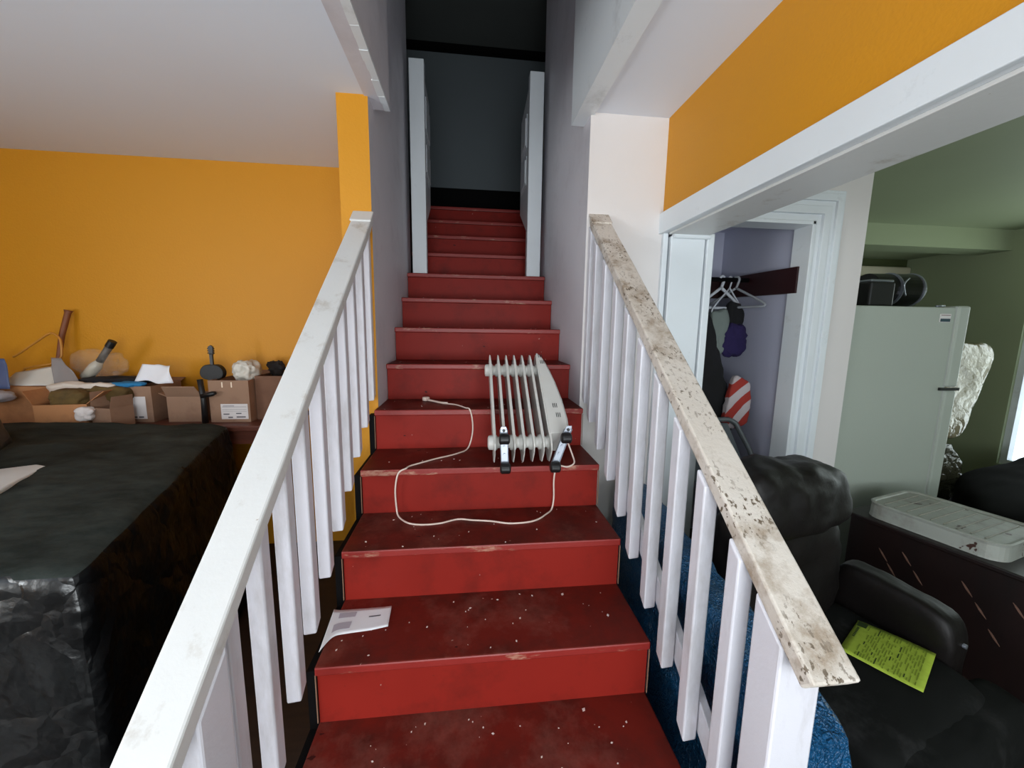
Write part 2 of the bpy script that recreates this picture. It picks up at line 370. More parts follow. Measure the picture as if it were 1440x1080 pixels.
# right-hand rooms
struct('ceiling_right', bx(1.69, -1.9, ZC, 5.8, 3.3, ZC+.12), GREENC)
b = B(); box(b, 2.645, 3.3, 2.13, 5.66, 3.55, ZC+.12); struct('trim_9', b, GREENC)
struct('ceiling_kitchen', bx(2.645, 3.55, 2.19, 5.8, 4.3, 2.31), GREENC)
struct('wall_kitchen', bx(2.4, 4.2, FL, 5.8, 4.32, 2.31), OLIVE)
struct('trim_10', bx(2.645, 4.14, 1.99, 5.66, 4.2, 2.10), paint('cream_moulding_paint', srgb(196, 190, 164), .6), bevel=.02)
struct('wall_kitchen_left', bx(2.4, 2.78, FL, 2.645, 4.2, ZC), WALLW)

# ------------------------------------------------------------------ staircase
RUN = .2671; RISE = .19
def nos(k): return 1.0396+(k-2)*RUN-.0116
st = thing('staircase', 'steep straight staircase with red painted treads and risers between white railings', 'staircase', (.6, nos(0), FL))
for k in range(0, 14):
    yk = nos(k); wide = k <= 5
    x0, x1 = (.109, 1.1034) if wide else (XL, XR)
    if k == 13: yk = nos(13)
    jz = 0
    b = B(); yb = yk+RUN+.028 if k < 13 else yk+.06
    box(b, x0-.0, yk, k*RISE-.028+jz, x1, yb, k*RISE)
    o = obj('tread', b, None, st, bevel=.005, mats=[TREAD, NOSE], matfn=lambda f: 1 if f.normal.y < -.5 else 0)
    b = B(); box(b, x0+.003, yk+.0116, (k-1)*RISE, x1-.003, yk+.030, k*RISE-.028)
    obj('riser', b, RISER, st, bevel=.0015)
# boards under the open part of the flight, coloured black for the shaded gap
for nm, xa, xb, ym in (('left', .080, .106, 1.894), ('right', 1.106, 1.112, 1.894)):
    b = B()
    for k in range(0, 6):
        y0 = nos(k)+.02; y1 = min(nos(k+1)+.02, ym)
        if y1 > y0: box(b, xa if nm == 'left' else 1.100, y0, FL, xb if nm == 'left' else 1.1025, y1, k*RISE-.028)
    obj('shade_board', b, BLACKP, st)
# white paint line left at the ends of the risers
for k in range(1, 6):
    for x in (.1075, 1.1032):
        b = B(); box(b, x, nos(k)+.006, (k-1)*RISE+.004, x+.002, nos(k)+.0115, k*RISE-.03); obj('paint_edge', b, CARD, st)
# loose flakes of paint and crumbs lying on the treads
b = B()
rnd = random.Random(3)
for i in range(150):
    k = rnd.choice([1, 1, 1, 2, 2, 2, 3, 3, 4, 5, 6, 7, 8]); x = rnd.uniform(.15, 1.06); y = nos(k)+rnd.uniform(.01, .26); s = rnd.uniform(.0008, .0035)*(1.6 if rnd.random() < .12 else 1)
    a = rnd.uniform(0, 3.1); c_, s_ = math.cos(a)*s, math.sin(a)*s; z = k*RISE+.0003
    q = [(x+c_*1.5, y+s_*1.5), (x-s_, y+c_), (x-c_*1.2, y-s_*1.2), (x+s_*.8, y-c_*.9)]
    hexa(b, [(u, v, z) for u, v in q]+[(u, v, z+.0012) for u, v in q])
tag(obj('paint_flakes', b, FLAKE), 'pale paint flakes and crumbs scattered over the red stair treads', 'debris', kind='stuff')
FL2 = [(7, .60, .02, .007, .003), (7, .83, .03, .008, .004), (6, .72, .05, .006, .006), (6, .69, .20, .007, .003), (8, .63, .08, .008, .004), (4, .36, .02, .010, .002), (2, .58, .015, .014, .004)]

# ------------------------------------------------------------------ railings
def railing(xi, xo, y_low, y_top, z0, y0, slope, mrail, label, side, newel, ybal, cap=True):
    """xi inner edge, xo outer edge of hand rail; top surface z = z0+slope*(y-y0)"""
    t = thing('stair_railing', label, 'railing', (xi, newel[0], FL))
    zt = lambda y: z0+slope*(y-y0)
    L = math.hypot(1, slope); ny, nz = -slope/L, 1/L; th = .036
    a, c = (min(xi, xo), max(xi, xo))
    def sh(y, k): return (y-ny*k, zt(y)-nz*k)      # point below the top surface, perpendicular to the slope
    b = B(); N = 26
    rings = []
    for i in range(N+1):
        y = y_low+(y_top-y_low)*i/N
        w = .0022*noise.noise(Vector((y*5, xi*9, 0))); w2 = .0022*noise.noise(Vector((y*6, xi*9, 5)))
        q = sh(y, th)
        if i == N: q = (min(q[0], YE-.002), q[1])
        rings.append([b.verts.new(p) for p in ((a+w, y, zt(y)+w*.5), (c+w2, y, zt(y)+w2*.5), (c+w2, q[0], q[1]), (a+w, q[0], q[1]))])
    for i in range(N):
        for k in range(4): b.faces.new((rings[i][k], rings[i][(k+1) % 4], rings[i+1][(k+1) % 4], rings[i+1][k]))
    b.faces.new(rings[0]); b.faces.new(rings[-1][::-1])
    obj('handrail', b, mrail, t, bevel=.005)
    zu = lambda y: zt(y)-th*L                       # underside height
    n0, n1, nx0, nx1 = newel
    b = B(); hexa(b, [(nx0, n0, FL), (nx1, n0, FL), (nx1, n1, FL), (nx0, n1, FL), (nx0, n0, zu(n0)), (nx1, n0, zu(n0)), (nx1, n1, zu(n1)), (nx0, n1, zu(n1))])
    obj('newel_post', b, BAL, t, bevel=.005)
    s = .038
    bx0, bx1 = (1.108, 1.108+s) if side > 0 else (.108-s-.004, .108-.004)
    zb = lambda y: .255+.70*(y-.833) if side > 0 else .30+.711*(y-.93)+.03
    for i, y in enumerate(ybal):
        b = B(); w = random.uniform(-.003, .003); y1 = min(y+s, YE-.001); lean = random.uniform(-.003, .003)
        hexa(b, [(bx0+w, y, zb(y)), (bx1+w, y, zb(y)+.004), (bx1+w, y1, zb(y1)), (bx0+w, y1, zb(y1)),
                 (bx0+w, y+lean, zu(y)), (bx1+w, y+lean, zu(y)), (bx1+w, y1+lean if y1 < YE-.01 else y1, zu(y1)), (bx0+w, y1+lean if y1 < YE-.01 else y1, zu(y1))])
        obj('baluster', b, BAL, t, bevel=.004)
    # rail carrying the feet of the balusters, on their outer side
    if side > 0:
        b = B(); zz = lambda y: zb(y)+.02
        hexa(b, [(1.146, .65, zz(.65)), (1.170, .65, zz(.65)), (1.170, YE, zz(YE)), (1.146, YE, zz(YE)), (1.146, .65, zz(.65)+.09), (1.170, .65, zz(.65)+.09), (1.170, YE, zz(YE)+.09), (1.146, YE, zz(YE)+.09)])
        obj('bottom_rail', b, BAL, t, bevel=.003)
    b = B(); yy = y_top
    hexa(b, [(a-.004, yy-.055, zt(yy-.055)+.0), (c+.002, yy-.055, zt(yy-.055)), (c+.002, YE-.001, zt(YE)+.0), (a-.004, YE-.001, zt(YE)+.0),
             (a-.004, yy-.055, zt(yy-.055)+.008), (c+.002, yy-.055, zt(yy-.055)+.008), (c+.002, YE-.001, zt(YE)+.010), (a-.004, YE-.001, zt(YE)+.010)])
    obj('end_block', b, mrail, t, bevel=.003)
    return t
railing(1.113, 1.205, .512, 1.888, .753, .512, .806, GRIMY, 'right stair railing, its handrail grimy with brown specks, square white balusters', 1,
        (.580, .655, 1.112, 1.203), [.702+.131*i for i in range(9)]+[1.853])
railing(.122, .038, .18, 1.888, .728, .54, .815, WHITE, 'left stair railing with clean smooth white handrail and square white balusters', -1,
        (.580, .662, .036, .122), [.70+.1275*i for i in range(9)]+[1.853])

# door jambs and panelled leaves at the head of the stairs
def panel_leaf(x, sgn, y0, y1, z0, z1, label, jx0, jx1, zj):
    t = thing('door', label, 'door', ((jx0+jx1)/2, 2.93, 9*RISE))
    obj('jamb', bx(jx0, 2.93, 9*RISE, jx1, 3.0, zj), TRIM, t, bevel=.004)
    b = B(); xa, xb = sorted((x, x+sgn*.035)); hexa(b, [(xa, y0, z0[0]), (xb, y0, z0[0]), (xb, y1, z0[1]), (xa, y1, z0[1]), (xa, y0, z1[0]), (xb, y0, z1[0]), (xb, y1, z1[1]), (xa, y1, z1[1])])
    lf = obj('leaf', b, TRIM, t, bevel=.003)
    f = -sgn
    for (p0, p1) in ((.12, .45), (.55, .92)):
        zz0 = z0[1]+.05+(z1[1]-z0[1]-.1)*p0; zz1 = z0[1]+.05+(z1[1]-z0[1]-.1)*p1
        for q in range(2):
            m = .02*q; xx = x+f*(.006+.006*q)
            a0, a1 = sorted((x, xx)); b = B(); box(b, a0, y0+.07+m, zz0+m, a1, y1-.07-m, zz1-m); obj('raised_panel', b, TRIM, lf, bevel=.002)
panel_leaf(.235, -1, 3.0, 3.46, (2.03, 2.30), (3.10, 3.08), 'panelled white leaf and jamb on left side at top of stairs', .150, .250, 3.10)
panel_leaf(.975, 1, 3.0, 3.42, (2.03, 2.27), (3.04, 2.98), 'panelled white leaf and jamb on right side at top of stairs', .968, 1.068, 3.085)

# ------------------------------------------------------------------ oil radiator lying on the stairs
rt = thing('oil_radiator', 'off-white oil-filled radiator with seven fins lying tilted on red stairs', 'radiator', (.77, 1.55, .76))
dy, dz = .789, .615
def rp(x, s, tt): return (x, 1.512+s*dy+tt*dz, .852+s*dz-tt*dy)   # s up the slope, tt into the depth
Lr, Dr = .590, .125
for i in range(7):
    x = .650+.0405*i-(.008 if i == 6 else 0); b = B(); N = 22
    def wd(s):
        e = min(s, Lr-s); return .0012+.0105*min(1, e/.075)
    rings = []
    for j in range(N+1):
        s = Lr*j/N; r = .03
        e = min(s, Lr-s); back = Dr-(r*(1-math.sqrt(max(0, 1-((r-e)/r)**2))) if e < r else 0); front = (.02*(1-math.sqrt(max(0, 1-((.02-e)/.02)**2))) if e < .02 else 0)
        w = wd(s)
        rings.append([b.verts.new(rp(x-w*.5, s, front)), b.verts.new(rp(x+w*.5, s, front)), b.verts.new(rp(x+.002, s, front+.02)), b.verts.new(rp(x+.002, s, back)), b.verts.new(rp(x-.002, s, back)), b.verts.new(rp(x-.002, s, front+.02))])
    for j in range(N):
        for k in range(6): b.faces.new((rings[j][k], rings[j][(k+1) % 6], rings[j+1][(k+1) % 6], rings[j+1][k]))
    b.faces.new(rings[0]); b.faces.new(rings[-1][::-1])
    obj('fin', b, RADW, rt, smooth=False)
for s in (.075, .515):
    b = B(); pts = []; rr = []
    x = .622
    pts.append(rp(.624, s, .058)); rr.append(.020)
    pts.append(rp(.628, s, .058)); rr.append(.030)
    pts.append(rp(.645, s, .058)); rr.append(.031)
    for i in range(6):
        x = .650+.0405*i
        for d_, r_ in ((.002, .035), (.012, .032), (.016, .024), (.025, .024), (.029, .032), (.0385, .035)): pts.append(rp(x+d_, s, .058)); rr.append(r_)
    tube(b, pts, rr, 16); obj('oil_pipe', b, RADW, rt, smooth=True)
# control housing: wider towards the bottom, rounded outer edge
b = B(); prof = []
outer = [(.075, .962), (.10, .972), (.16, .976), (.27, .970), (.38, .956), (.46, .941), (.52, .926), (.555, .914), (.578, .900)]
n = len(outer)
for dpt, ins in ((-.004, .010), (.006, .0), (.115, .0), (.130, .012)):
    ring = [b.verts.new(rp(.884, s, dpt)) for s, _ in outer]+[b.verts.new(rp(xo-ins, s, dpt)) for s, xo in outer[::-1]]
    prof.append(ring)
for i in range(3):
    m_ = len(prof[0])
    for k in range(m_): b.faces.new((prof[i][k], prof[i][(k+1) % m_], prof[i+1][(k+1) % m_], prof[i+1][k]))
b.faces.new(prof[0]); b.faces.new(prof[-1][::-1])
hs = obj('control_housing', b, RADW, rt, bevel=.003)
for s, x0 in ((.545, .893), (.500, .898), (.215, .918), (.160, .925)):
    for i in range(3):
        b = B(); x = x0+.008*i
        q = [rp(x, s, -.0045), rp(x+.003, s, -.0045), rp(x+.003, s+.024, -.0045), rp(x, s+.024, -.0045)]; q2 = [rp(x, s, -.0055), rp(x+.003, s, -.0055), rp(x+.003, s+.024, -.0055), rp(x, s+.024, -.0055)]
        hexa(b, q+q2); obj('vent_slot', b, BLACKPL, hs)
# wheel brackets on the bottom end: two steel channels, each with two castors
def bracket(xu, xl):
    b = B(); f0, f1 = -.12, 1.08
    def at(f, dx, h):   # f 0 front castor .. 1 rear castor, h = height off the strip, away from the fins
        s_, t_ = .040-.085*f, -.052+.096*f; k = math.hypot(.096, .085)
        return rp(xu+(xl-xu)*f+dx, s_-h*.096/k, t_-h*.085/k)
    hexa(b, [at(f0, -.014, 0), at(f0, .014, 0), at(f1, .014, 0), at(f1, -.014, 0), at(f0, -.014, .004), at(f0, .014, .004), at(f1, .014, .004), at(f1, -.014, .004)])
    for dx in (-.016, .014):
        hexa(b, [at(f0, dx, -.006), at(f0, dx+.002, -.006), at(f1, dx+.002, -.006), at(f1, dx, -.006), at(f0, dx, .010), at(f0, dx+.002, .010), at(f1, dx+.002, .010), at(f1, dx, .010)])
    hexa(b, [at(f0-.1, -.010, 0), at(f0-.1, .010, 0), at(f0, .014, 0), at(f0, -.014, 0), at(f0-.1, -.010, .004), at(f0-.1, .010, .004), at(f0, .014, .004), at(f0, -.014, .004)])
    br = obj('wheel_bracket', b, CHROME, rt, bevel=.001)
    for f in (-.10, .42, .66):
        b = B(); tube(b, [at(f, 0, .004), at(f, 0, .010)], .006, 8); obj('screw', b, CHROME if f > 0 else BLACKPL, br)
    for f in (.14, 1.06):
        b = B(); c = Vector(at(f, 0, .022)); ax = Vector((1, 0, 0)); tube(b, [c-ax*.021, c-ax*.016, c+ax*.016, c+ax*.021], [.015, .0215, .0215, .015], 18); obj('castor', b, BLACKPL, br, bevel=.002)
bracket(.683, .688); bracket(.940, .893)
b = B(); tube(b, [rp(.972, .11, .05), rp(.984, .11, .05)], [.030, .027], 20); obj('thermostat_knob', b, BLACKPL, rt, bevel=.002)
# power cord
z4, z5, z3, r_ = .76+.0035, .95+.0035, .57+.0035, .0035
cp = [(.965, 1.60, .86), (.985, 1.57, .80), (.985, 1.545, .775), (.955, 1.535, z4), (.925, 1.548, .764), (.905, 1.535, .755), (.900, 1.542, .70), (.905, 1.555, .62), (.895, 1.545, z3), (.865, 1.505, z3), (.82, 1.46, z3), (.77, 1.440, z3), (.70, 1.438, z3), (.63, 1.462, z3), (.56, 1.475, z3), (.50, 1.488, z3), (.43, 1.460, z3), (.36, 1.455, z3), (.305, 1.475, z3), (.262, 1.53, z3), (.250, 1.552, .60), (.247, 1.553, .68), (.262, 1.545, .75), (.290, 1.556, .7655), (.300, 1.59, z4), (.34, 1.625, z4), (.40, 1.675, z4), (.46, 1.715, z4), (.505, 1.755, z4), (.535, 1.80, z4), (.552, 1.822, .79), (.563, 1.822, .85), (.560, 1.817, .91), (.548, 1.822, .953), (.530, 1.85, z5), (.505, 1.895, z5), (.475, 1.935, z5), (.44, 1.955, z5), (.412, 1.965, z5)]
def smooth_path(p, m=5):
    p = [Vector(q) for q in p]; out = []
    for i in range(len(p)-1):
        a, b_, c, d = p[max(i-1, 0)], p[i], p[i+1], p[min(i+2, len(p)-1)]
        for j in range(m):
            t = j/m; out.append(.5*((2*b_)+(c-a)*t+(2*a-5*b_+4*c-d)*t*t+(3*b_-a-3*c+d)*t**3))
    out.append(p[-1]); return out
b = B(); tube(b, smooth_path(cp), r_, 8); pc = obj('power_cord', b, CORD, rt, smooth=True)
b = B(); tube(b, smooth_path([(.44, 1.957, z5+.003), (.405, 1.97, z5+.003), (.36, 2.02, z5+.003), (.335, 2.045, z5+.003)], 4), .0055, 8); obj('plug_lead', b, CORD, pc, smooth=True)
b = B(); lump(b, ell(.322, 2.052, z5+.008, .016, .014, .011, .8), 6, 6); pl = obj('plug', b, CORD, pc, smooth=True)

# ------------------------------------------------------------------ folded letter on the second tread
zt2 = .38
def letter(u, v):
    top = [(.280, 1.258, .384), (.235, 1.256, .383), (.165, 1.256, .382), (.115, 1.245, .390), (.098, 1.235, .402)]
    bot = [(.286, 1.162, .386), (.230, 1.155, .382), (.165, 1.148, .382), (.125, 1.135, .383), (.104, 1.080, .383)]
    k = min(u*4, 3.9999); i = int(k); f = k-i
    def cr(P):
        a, b_, c, d = (Vector(P[max(i-1, 0)]), Vector(P[i]), Vector(P[i+1]), Vector(P[min(i+2, 4)]))
        return .5*((2*b_)+(c-a)*f+(2*a-5*b_+4*c-d)*f*f+(3*b_-a-3*c+d)*f**3)
    return tuple(cr(top)*(1-v)+cr(bot)*v)
b = B(); sheet(b, 20, 8, letter, .0008)
lt = obj('letter', b, PAPER, smooth=True); tag(lt, 'white window letter with grey printed boxes lying on lower left tread', 'letter')
for (u0, u1, v0, v1, m) in ((.48, .74, .14, .34, PRINT), (.50, .80, .54, .80, PRINT), (.17, .32, .38, .43, PRINT)):
    b = B(); sheet(b, 6, 3, lambda u, v: tuple(Vector(letter(u0+(u1-u0)*u, v0+(v1-v0)*v))+Vector((0, 0, .0012))), .0003); obj('printed_box', b, plain('pale_grey_print', srgb(176, 170, 180), .6) if u1 > .5 else PRINT, lt)

# ------------------------------------------------------------------ left: tarp heap
b = B()
lump(b, tri([(-2.95, .92, FL+.02), (-.40, .98, FL+.02), (-.68, 2.25, FL+.02), (-2.95, 2.25, FL+.02), (-2.85, .95, .725), (-.41, 1.00, .725), (-.76, 2.25, .80), (-2.85, 2.25, .84)]), 70, 34, .020, 2.2, True, 2)
o = obj('tarp_covered_heap', b, None, smooth=True, mats=[TARP, TARP_TOP, TARPS], matfn=lambda f: 1 if f.normal.z > .72 else (2 if f.normal.x > .6 else 0)); tag(o, 'large heap covered with wrinkled black plastic tarp beside left railing', 'tarp heap')
def tri_flat(x, y, z, s):
    b = B(); q = [(x+s*math.cos(a)*(1+.3*(i % 2)), y+s*math.sin(a)*.7) for i, a in enumerate([k*1.047 for k in range(6)])]
    va = [b.verts.new((u, v, z)) for u, v in q]; vb = [b.verts.new((u, v, z+.0025)) for u, v in q]; b.faces.new(va[::-1]); b.faces.new(vb)
    for i in range(6): b.faces.new((va[i], va[(i+1) % 6], vb[(i+1) % 6], vb[i]))
    return b
# black case and white board lying on the tarp
ct = thing('case', 'black soft case standing on the tarp at far left edge', 'case', (-1.45, 1.6, .74))
b = B(); lump(b, tri([(-1.75, 1.35, .76), (-1.20, 1.42, .76), (-1.52, 2.0, .78), (-2.1, 1.95, .78), (-1.75, 1.40, .90), (-1.26, 1.47, .905), (-1.58, 2.0, .93), (-2.1, 1.95, .93)]), 24, 9, .012, 5, False, 4); obj('shell', b, worn('black_case_vinyl', srgb(20, 22, 20), srgb(36, 40, 34), .5, .8, 6, .5), ct, smooth=True)
b = B(); tube(b, smooth_path([(-1.32, 1.50, .905), (-1.36, 1.60, .925), (-1.45, 1.78, .945), (-1.53, 1.90, .93)], 5), .008, 8); obj('handle', b, BLACKPL, ct, smooth=True)
b = B(); pr = [(-1.17, 1.50), (-1.20, 1.58), (-1.26, 1.60), (-1.36, 1.48), (-1.52, 1.28), (-1.32, 1.20), (-1.12, 1.33)]
pr = [(-1.085, 1.60), (-1.10, 1.665), (-1.16, 1.69), (-1.25, 1.64), (-1.45, 1.42), (-1.28, 1.30), (-1.02, 1.42)]
prism(b, pr, lambda u, v, w: (u, v, w+.755), 0, .018)
tag(obj('board', b, plain('white_plastic_board', srgb(206, 208, 206), .5), bevel=.006), 'white rounded board lying on black tarp under the black case', 'board')

# ------------------------------------------------------------------ left: table against the yellow wall with boxes
tt_ = thing('table', 'reddish brown wooden table against yellow wall, loaded with boxes', 'table', (-1.6, 2.5, FL))
WOODR = worn('red_brown_wood', srgb(104, 52, 34), srgb(70, 34, 24), .4, .7, 7, .5, None, stretch=(.3, 3, 3))
obj('tabletop', bx(-2.9, 2.30, .735, -.52, 2.71, .765), WOODR, tt_, bevel=.004)
obj('apron', bx(-2.85, 2.34, .65, -.57, 2.36, .735), WOODR, tt_)
for x in (-2.8, -.62):
    for y in (2.36, 2.64): obj('leg', bx(x, y, FL, x+.05, y+.05, .735), WOODR, tt_, bevel=.003)
def carton(name, label, x0, y0, x1, y1, z0, z1, m, flaps=(), rot=0., lab=None, group=None):
    cx, cy = (x0+x1)/2, (y0+y1)/2
    t = thing(name, label, 'box', (cx, cy, z0), rot, group); w, d, h = (x1-x0)/2, (y1-y0)/2, z1-z0; e = .005
    b = B(); box(b, -w, -d, 0, w, d, e); box(b, -w, -d, e, w, -d+e, h); box(b, -w, d-e, e, w, d, h); box(b, -w, -d+e, e, -w+e, d-e, h); box(b, w-e, -d+e, e, w, d-e, h)
    obj('carton_body', b, m, t, local=True)
    for side, L, ang in flaps:
        b = B(); a = math.radians(ang); c_, s_ = math.cos(a)*L, math.sin(a)*L; k = .004
        if side == 'f': P = [(-w, -d, h), (w, -d, h), (w*.9, -d-c_, h+s_), (-w*.9, -d-c_, h+s_)]
        if side == 'b': P = [(w, d, h), (-w, d, h), (-w*.9, d+c_, h+s_), (w*.9, d+c_, h+s_)]
        if side == 'r': P = [(w, -d, h), (w, d, h), (w+c_, d*.9, h+s_), (w+c_, -d*.9, h+s_)]
        if side == 'l': P = [(-w, d, h), (-w, -d, h), (-w-c_, -d*.9, h+s_), (-w-c_, d*.9, h+s_)]
        hexa(b, P+[(p[0], p[1], p[2]+k) for p in P]); obj('flap', b, m, t, local=True)
    if lab:
        lx0, lx1, lz0, lz1, lines = lab
        b = B(); box(b, lx0, -d-.0012, lz0, lx1, -d, lz1); lb = obj('paper_label', b, plain('label_paper', srgb(208, 202, 200), .7), t, local=True)
        for (a0, a1, c0, c1) in lines:
            b = B(); W_, H_ = lx1-lx0, lz1-lz0
            box(b, lx0+W_*a0, -d-.002, lz0+H_*c0, lx0+W_*a1, -d-.0012, lz0+H_*c1); obj('printed_line', b, PRINT, lb, local=True)
    return t
ZT = .766
t = carton('cardboard_box', 'cardboard box with white shipping label, nearest the left railing', -.945, 2.40, -.728, 2.69, ZT, 1.012, CARD, (('b', .10, 30),), 0,
       (-.050, .096, .018, .108, [(.05, .95, .80, .82), (.05, .95, .62, .635), (.05, .95, .50, .51), (.08, .30, .30, .37), (.55, .75, .34, .41), (.56, .9, .10, .18), (.25, .42, .08, .16), (.08, .5, .86, .89)]))
for i, x in enumerate((-.036, .014)):
    b = B(); box(b, x, -.1462, .205, x+.006, -.145, .236); obj('tape_strip', b, plain('shiny_tape', srgb(226, 206, 180), .25), t, local=True)
carton('cardboard_box', 'small low cardboard box with its front flap folded open', -1.185, 2.42, -.995, 2.62, ZT, .915, CARD, (('f', .075, 55), ('l', .05, 20)), 0, None)
carton('cardboard_box', 'wide cardboard box with cream label, left of the low open box', -1.62, 2.42, -1.262, 2.66, ZT, .975, CARD, (('b', .08, 10),), 0,
       (-.03+.09, .055+.09, .02, .15, [(.2, .4, .05, .12), (.5, .8, .05, .12)]))
carton('cardboard_box', 'long flat cardboard box under the envelope and plastic sheets', -2.45, 2.44, -1.64, 2.66, ZT, .972, CARD2, (), 0, None)
# open carton in front with olive cloth
t = carton('cardboard_box', 'tan open cardboard box holding olive cloth, in front on the tarp', -1.72, 2.27, -1.49, 2.42, .772, .90, CARD2, (('r', .10, 40), ('l', .08, 60)), .12, None)
t = carton('cardboard_box', 'brown cardboard box tipped open behind the tarp, flap standing up', -1.45, 2.265, -1.33, 2.38, .772, .88, CARD, (('r', .06, 80), ('l', .08, 88)), -.25, None)
def cloth_lump(name, label, cat, f, m, n=12, p=3, amp=.02, freq=9, seed=0, ridged=True):
    b = B(); lump(b, f, n, p, amp, freq, ridged, seed); o = obj(name, b, m, smooth=True); return tag(o, label, cat)
OLV = worn('olive_cloth', srgb(98, 76, 34), srgb(70, 54, 26), .4, .7, 9, .9)
cloth_lump('cloth', 'olive cloth bulging out of the tan open box', 'cloth', ell(-1.60, 2.34, .925, .085, .06, .045), OLV, seed=3)
cloth_lump('cloth', 'olive cloth heap behind tan box under the cream cloth', 'cloth', ell(-1.49, 2.41, .93, .13, .05, .05), OLV, seed=5)
cloth_lump('cloth', 'cream white cloth arched over the olive cloth behind the tan box', 'cloth', ell(-1.60, 2.42, .955, .18, .035, .045), plain('cream_cloth', srgb(206, 196, 184), .9), seed=6)
cloth_lump('cloth', 'small white rag in front of the tipped brown box', 'cloth', ell(-1.47, 2.262, .85, .04, .025, .032), plain('white_rag', srgb(212, 204, 200), .9), seed=8)
cloth_lump('cloth', 'pale grey cloth behind the black case at far left', 'cloth', ell(-2.05, 2.36, .93, .14, .05, .03), plain('pale_grey_cloth', srgb(170, 166, 170), .9), seed=9)
cloth_lump('cloth', 'black cloth draped over the wide labelled box', 'cloth', ell(-1.52, 2.53, .995, .18, .07, .022), plain('black_cloth', srgb(14, 15, 20), .95), seed=10)
cloth_lump('cloth', 'bright blue cloth peeking from under the white paper', 'cloth', ell(-1.40, 2.44, .985, .095, .03, .012), plain('blue_cloth', srgb(30, 112, 160), .85), seed=11)
def crumple(name, label, cat, P, m, amp=.01, freq=14, seed=0, th=.001):
    P = [Vector(p) for p in P]; b = B()
    def f(u, v):
        w = (P[0]*(1-u)+P[1]*u)*(1-v)+(P[3]*(1-u)+P[2]*u)*v
        return w+Vector((0, amp*noise.noise(w*freq+Vector((seed, 0, 0))), amp*noise.noise(w*freq+Vector((0, seed+9, 0)))))
    sheet(b, 12, 8, f, th); return tag(obj(name, b, m, smooth=True), label, cat)
crumple('paper', 'crumpled white paper standing on the blue and black cloths', 'paper', [(-1.375, 2.47, .995), (-1.160, 2.44, .995), (-1.185, 2.47, 1.09), (-1.35, 2.50, 1.08)], PAPER, .022, 11, 2)
crumple('envelope', 'large cream envelope leaning on the long flat box', 'envelope', [(-2.06, 2.46, .975), (-1.79, 2.46, .975), (-1.84, 2.56, 1.08), (-2.06, 2.55, 1.04)], plain('cream_envelope', srgb(206, 202, 192), .7), .004, 8, 4)
crumple('plastic_sleeve', 'translucent grey plastic sleeve beside the cream envelope', 'sleeve', [(-1.78, 2.45, .98), (-1.64, 2.45, .985), (-1.79, 2.52, 1.13), (-1.84, 2.52, 1.125)], plain('grey_plastic_sleeve', srgb(150, 146, 146), .25, 0., Alpha=.7), .01, 10, 6)
crumple('bag', 'blue-grey plastic bag at far left edge on the boxes', 'bag', [(-2.12, 2.40, .97), (-1.95, 2.40, .97), (-2.0, 2.45, 1.13), (-2.12, 2.45, 1.16)], plain('blue_grey_plastic', srgb(70, 84, 120), .35), .02, 9, 7)
# clear plastic bag with its contents
CLEAR = plain('clear_plastic_film', srgb(226, 224, 216), .12, 0., Alpha=.07)
cb = B(); lump(cb, ell(-1.65, 2.585, 1.085, .135, .05, .08), 18, 2.6, .035, 14, True, 12)
tag(obj('plastic_bag', cb, CLEAR, smooth=True), 'clear crinkled plastic bag of oddments in front of yellow wall', 'bag')
t = thing('bottle', 'dark capped bottle poking from the clear plastic bag', 'bottle', (-1.65, 2.55, 1.03), 0)
b = B(); tube(b, [(-1.70, 2.55, 1.01), (-1.64, 2.55, 1.075), (-1.615, 2.55, 1.105)], [.03, .03, .018], 14); obj('glass_body', b, plain('cloudy_glass', srgb(176, 170, 156), .1), t, smooth=True)
b = B(); tube(b, [(-1.615, 2.55, 1.105), (-1.555, 2.55, 1.19)], [.018, .018], 14); obj('neck', b, plain('grey_label', srgb(96, 90, 84), .5), t, smooth=True)
b = B(); tube(b, [(-1.555, 2.55, 1.19), (-1.532, 2.55, 1.224)], [.021, .021], 14); obj('cap', b, BLACKPL, t)
b = B(); tube(b, [(-1.90, 2.60, .985), (-1.905, 2.63, 1.10), (-1.895, 2.66, 1.25), (-1.872, 2.69, 1.385), (-1.868, 2.692, 1.402)], [.012, .013, .014, .015, .020], 10)
tag(obj('wooden_stick', b, plain('brown_stick_wood', srgb(122, 70, 40), .6), smooth=True), 'brown wooden stick leaning against the yellow wall', 'stick')
b = B(); tube(b, smooth_path([(-2.11, 2.60, 1.125), (-2.07, 2.60, 1.15), (-1.97, 2.60, 1.22), (-1.90, 2.60, 1.265), (-1.865, 2.60, 1.25), (-1.84, 2.59, 1.21), (-1.86, 2.58, 1.10), (-2.03, 2.57, 1.06), (-2.05, 2.58, .985)], 3), .006, 8)
tag(obj('hoop', b, plain('amber_plastic', srgb(186, 126, 48), .5), smooth=True), 'thin bent amber plastic hoop left of the wooden stick', 'hoop')
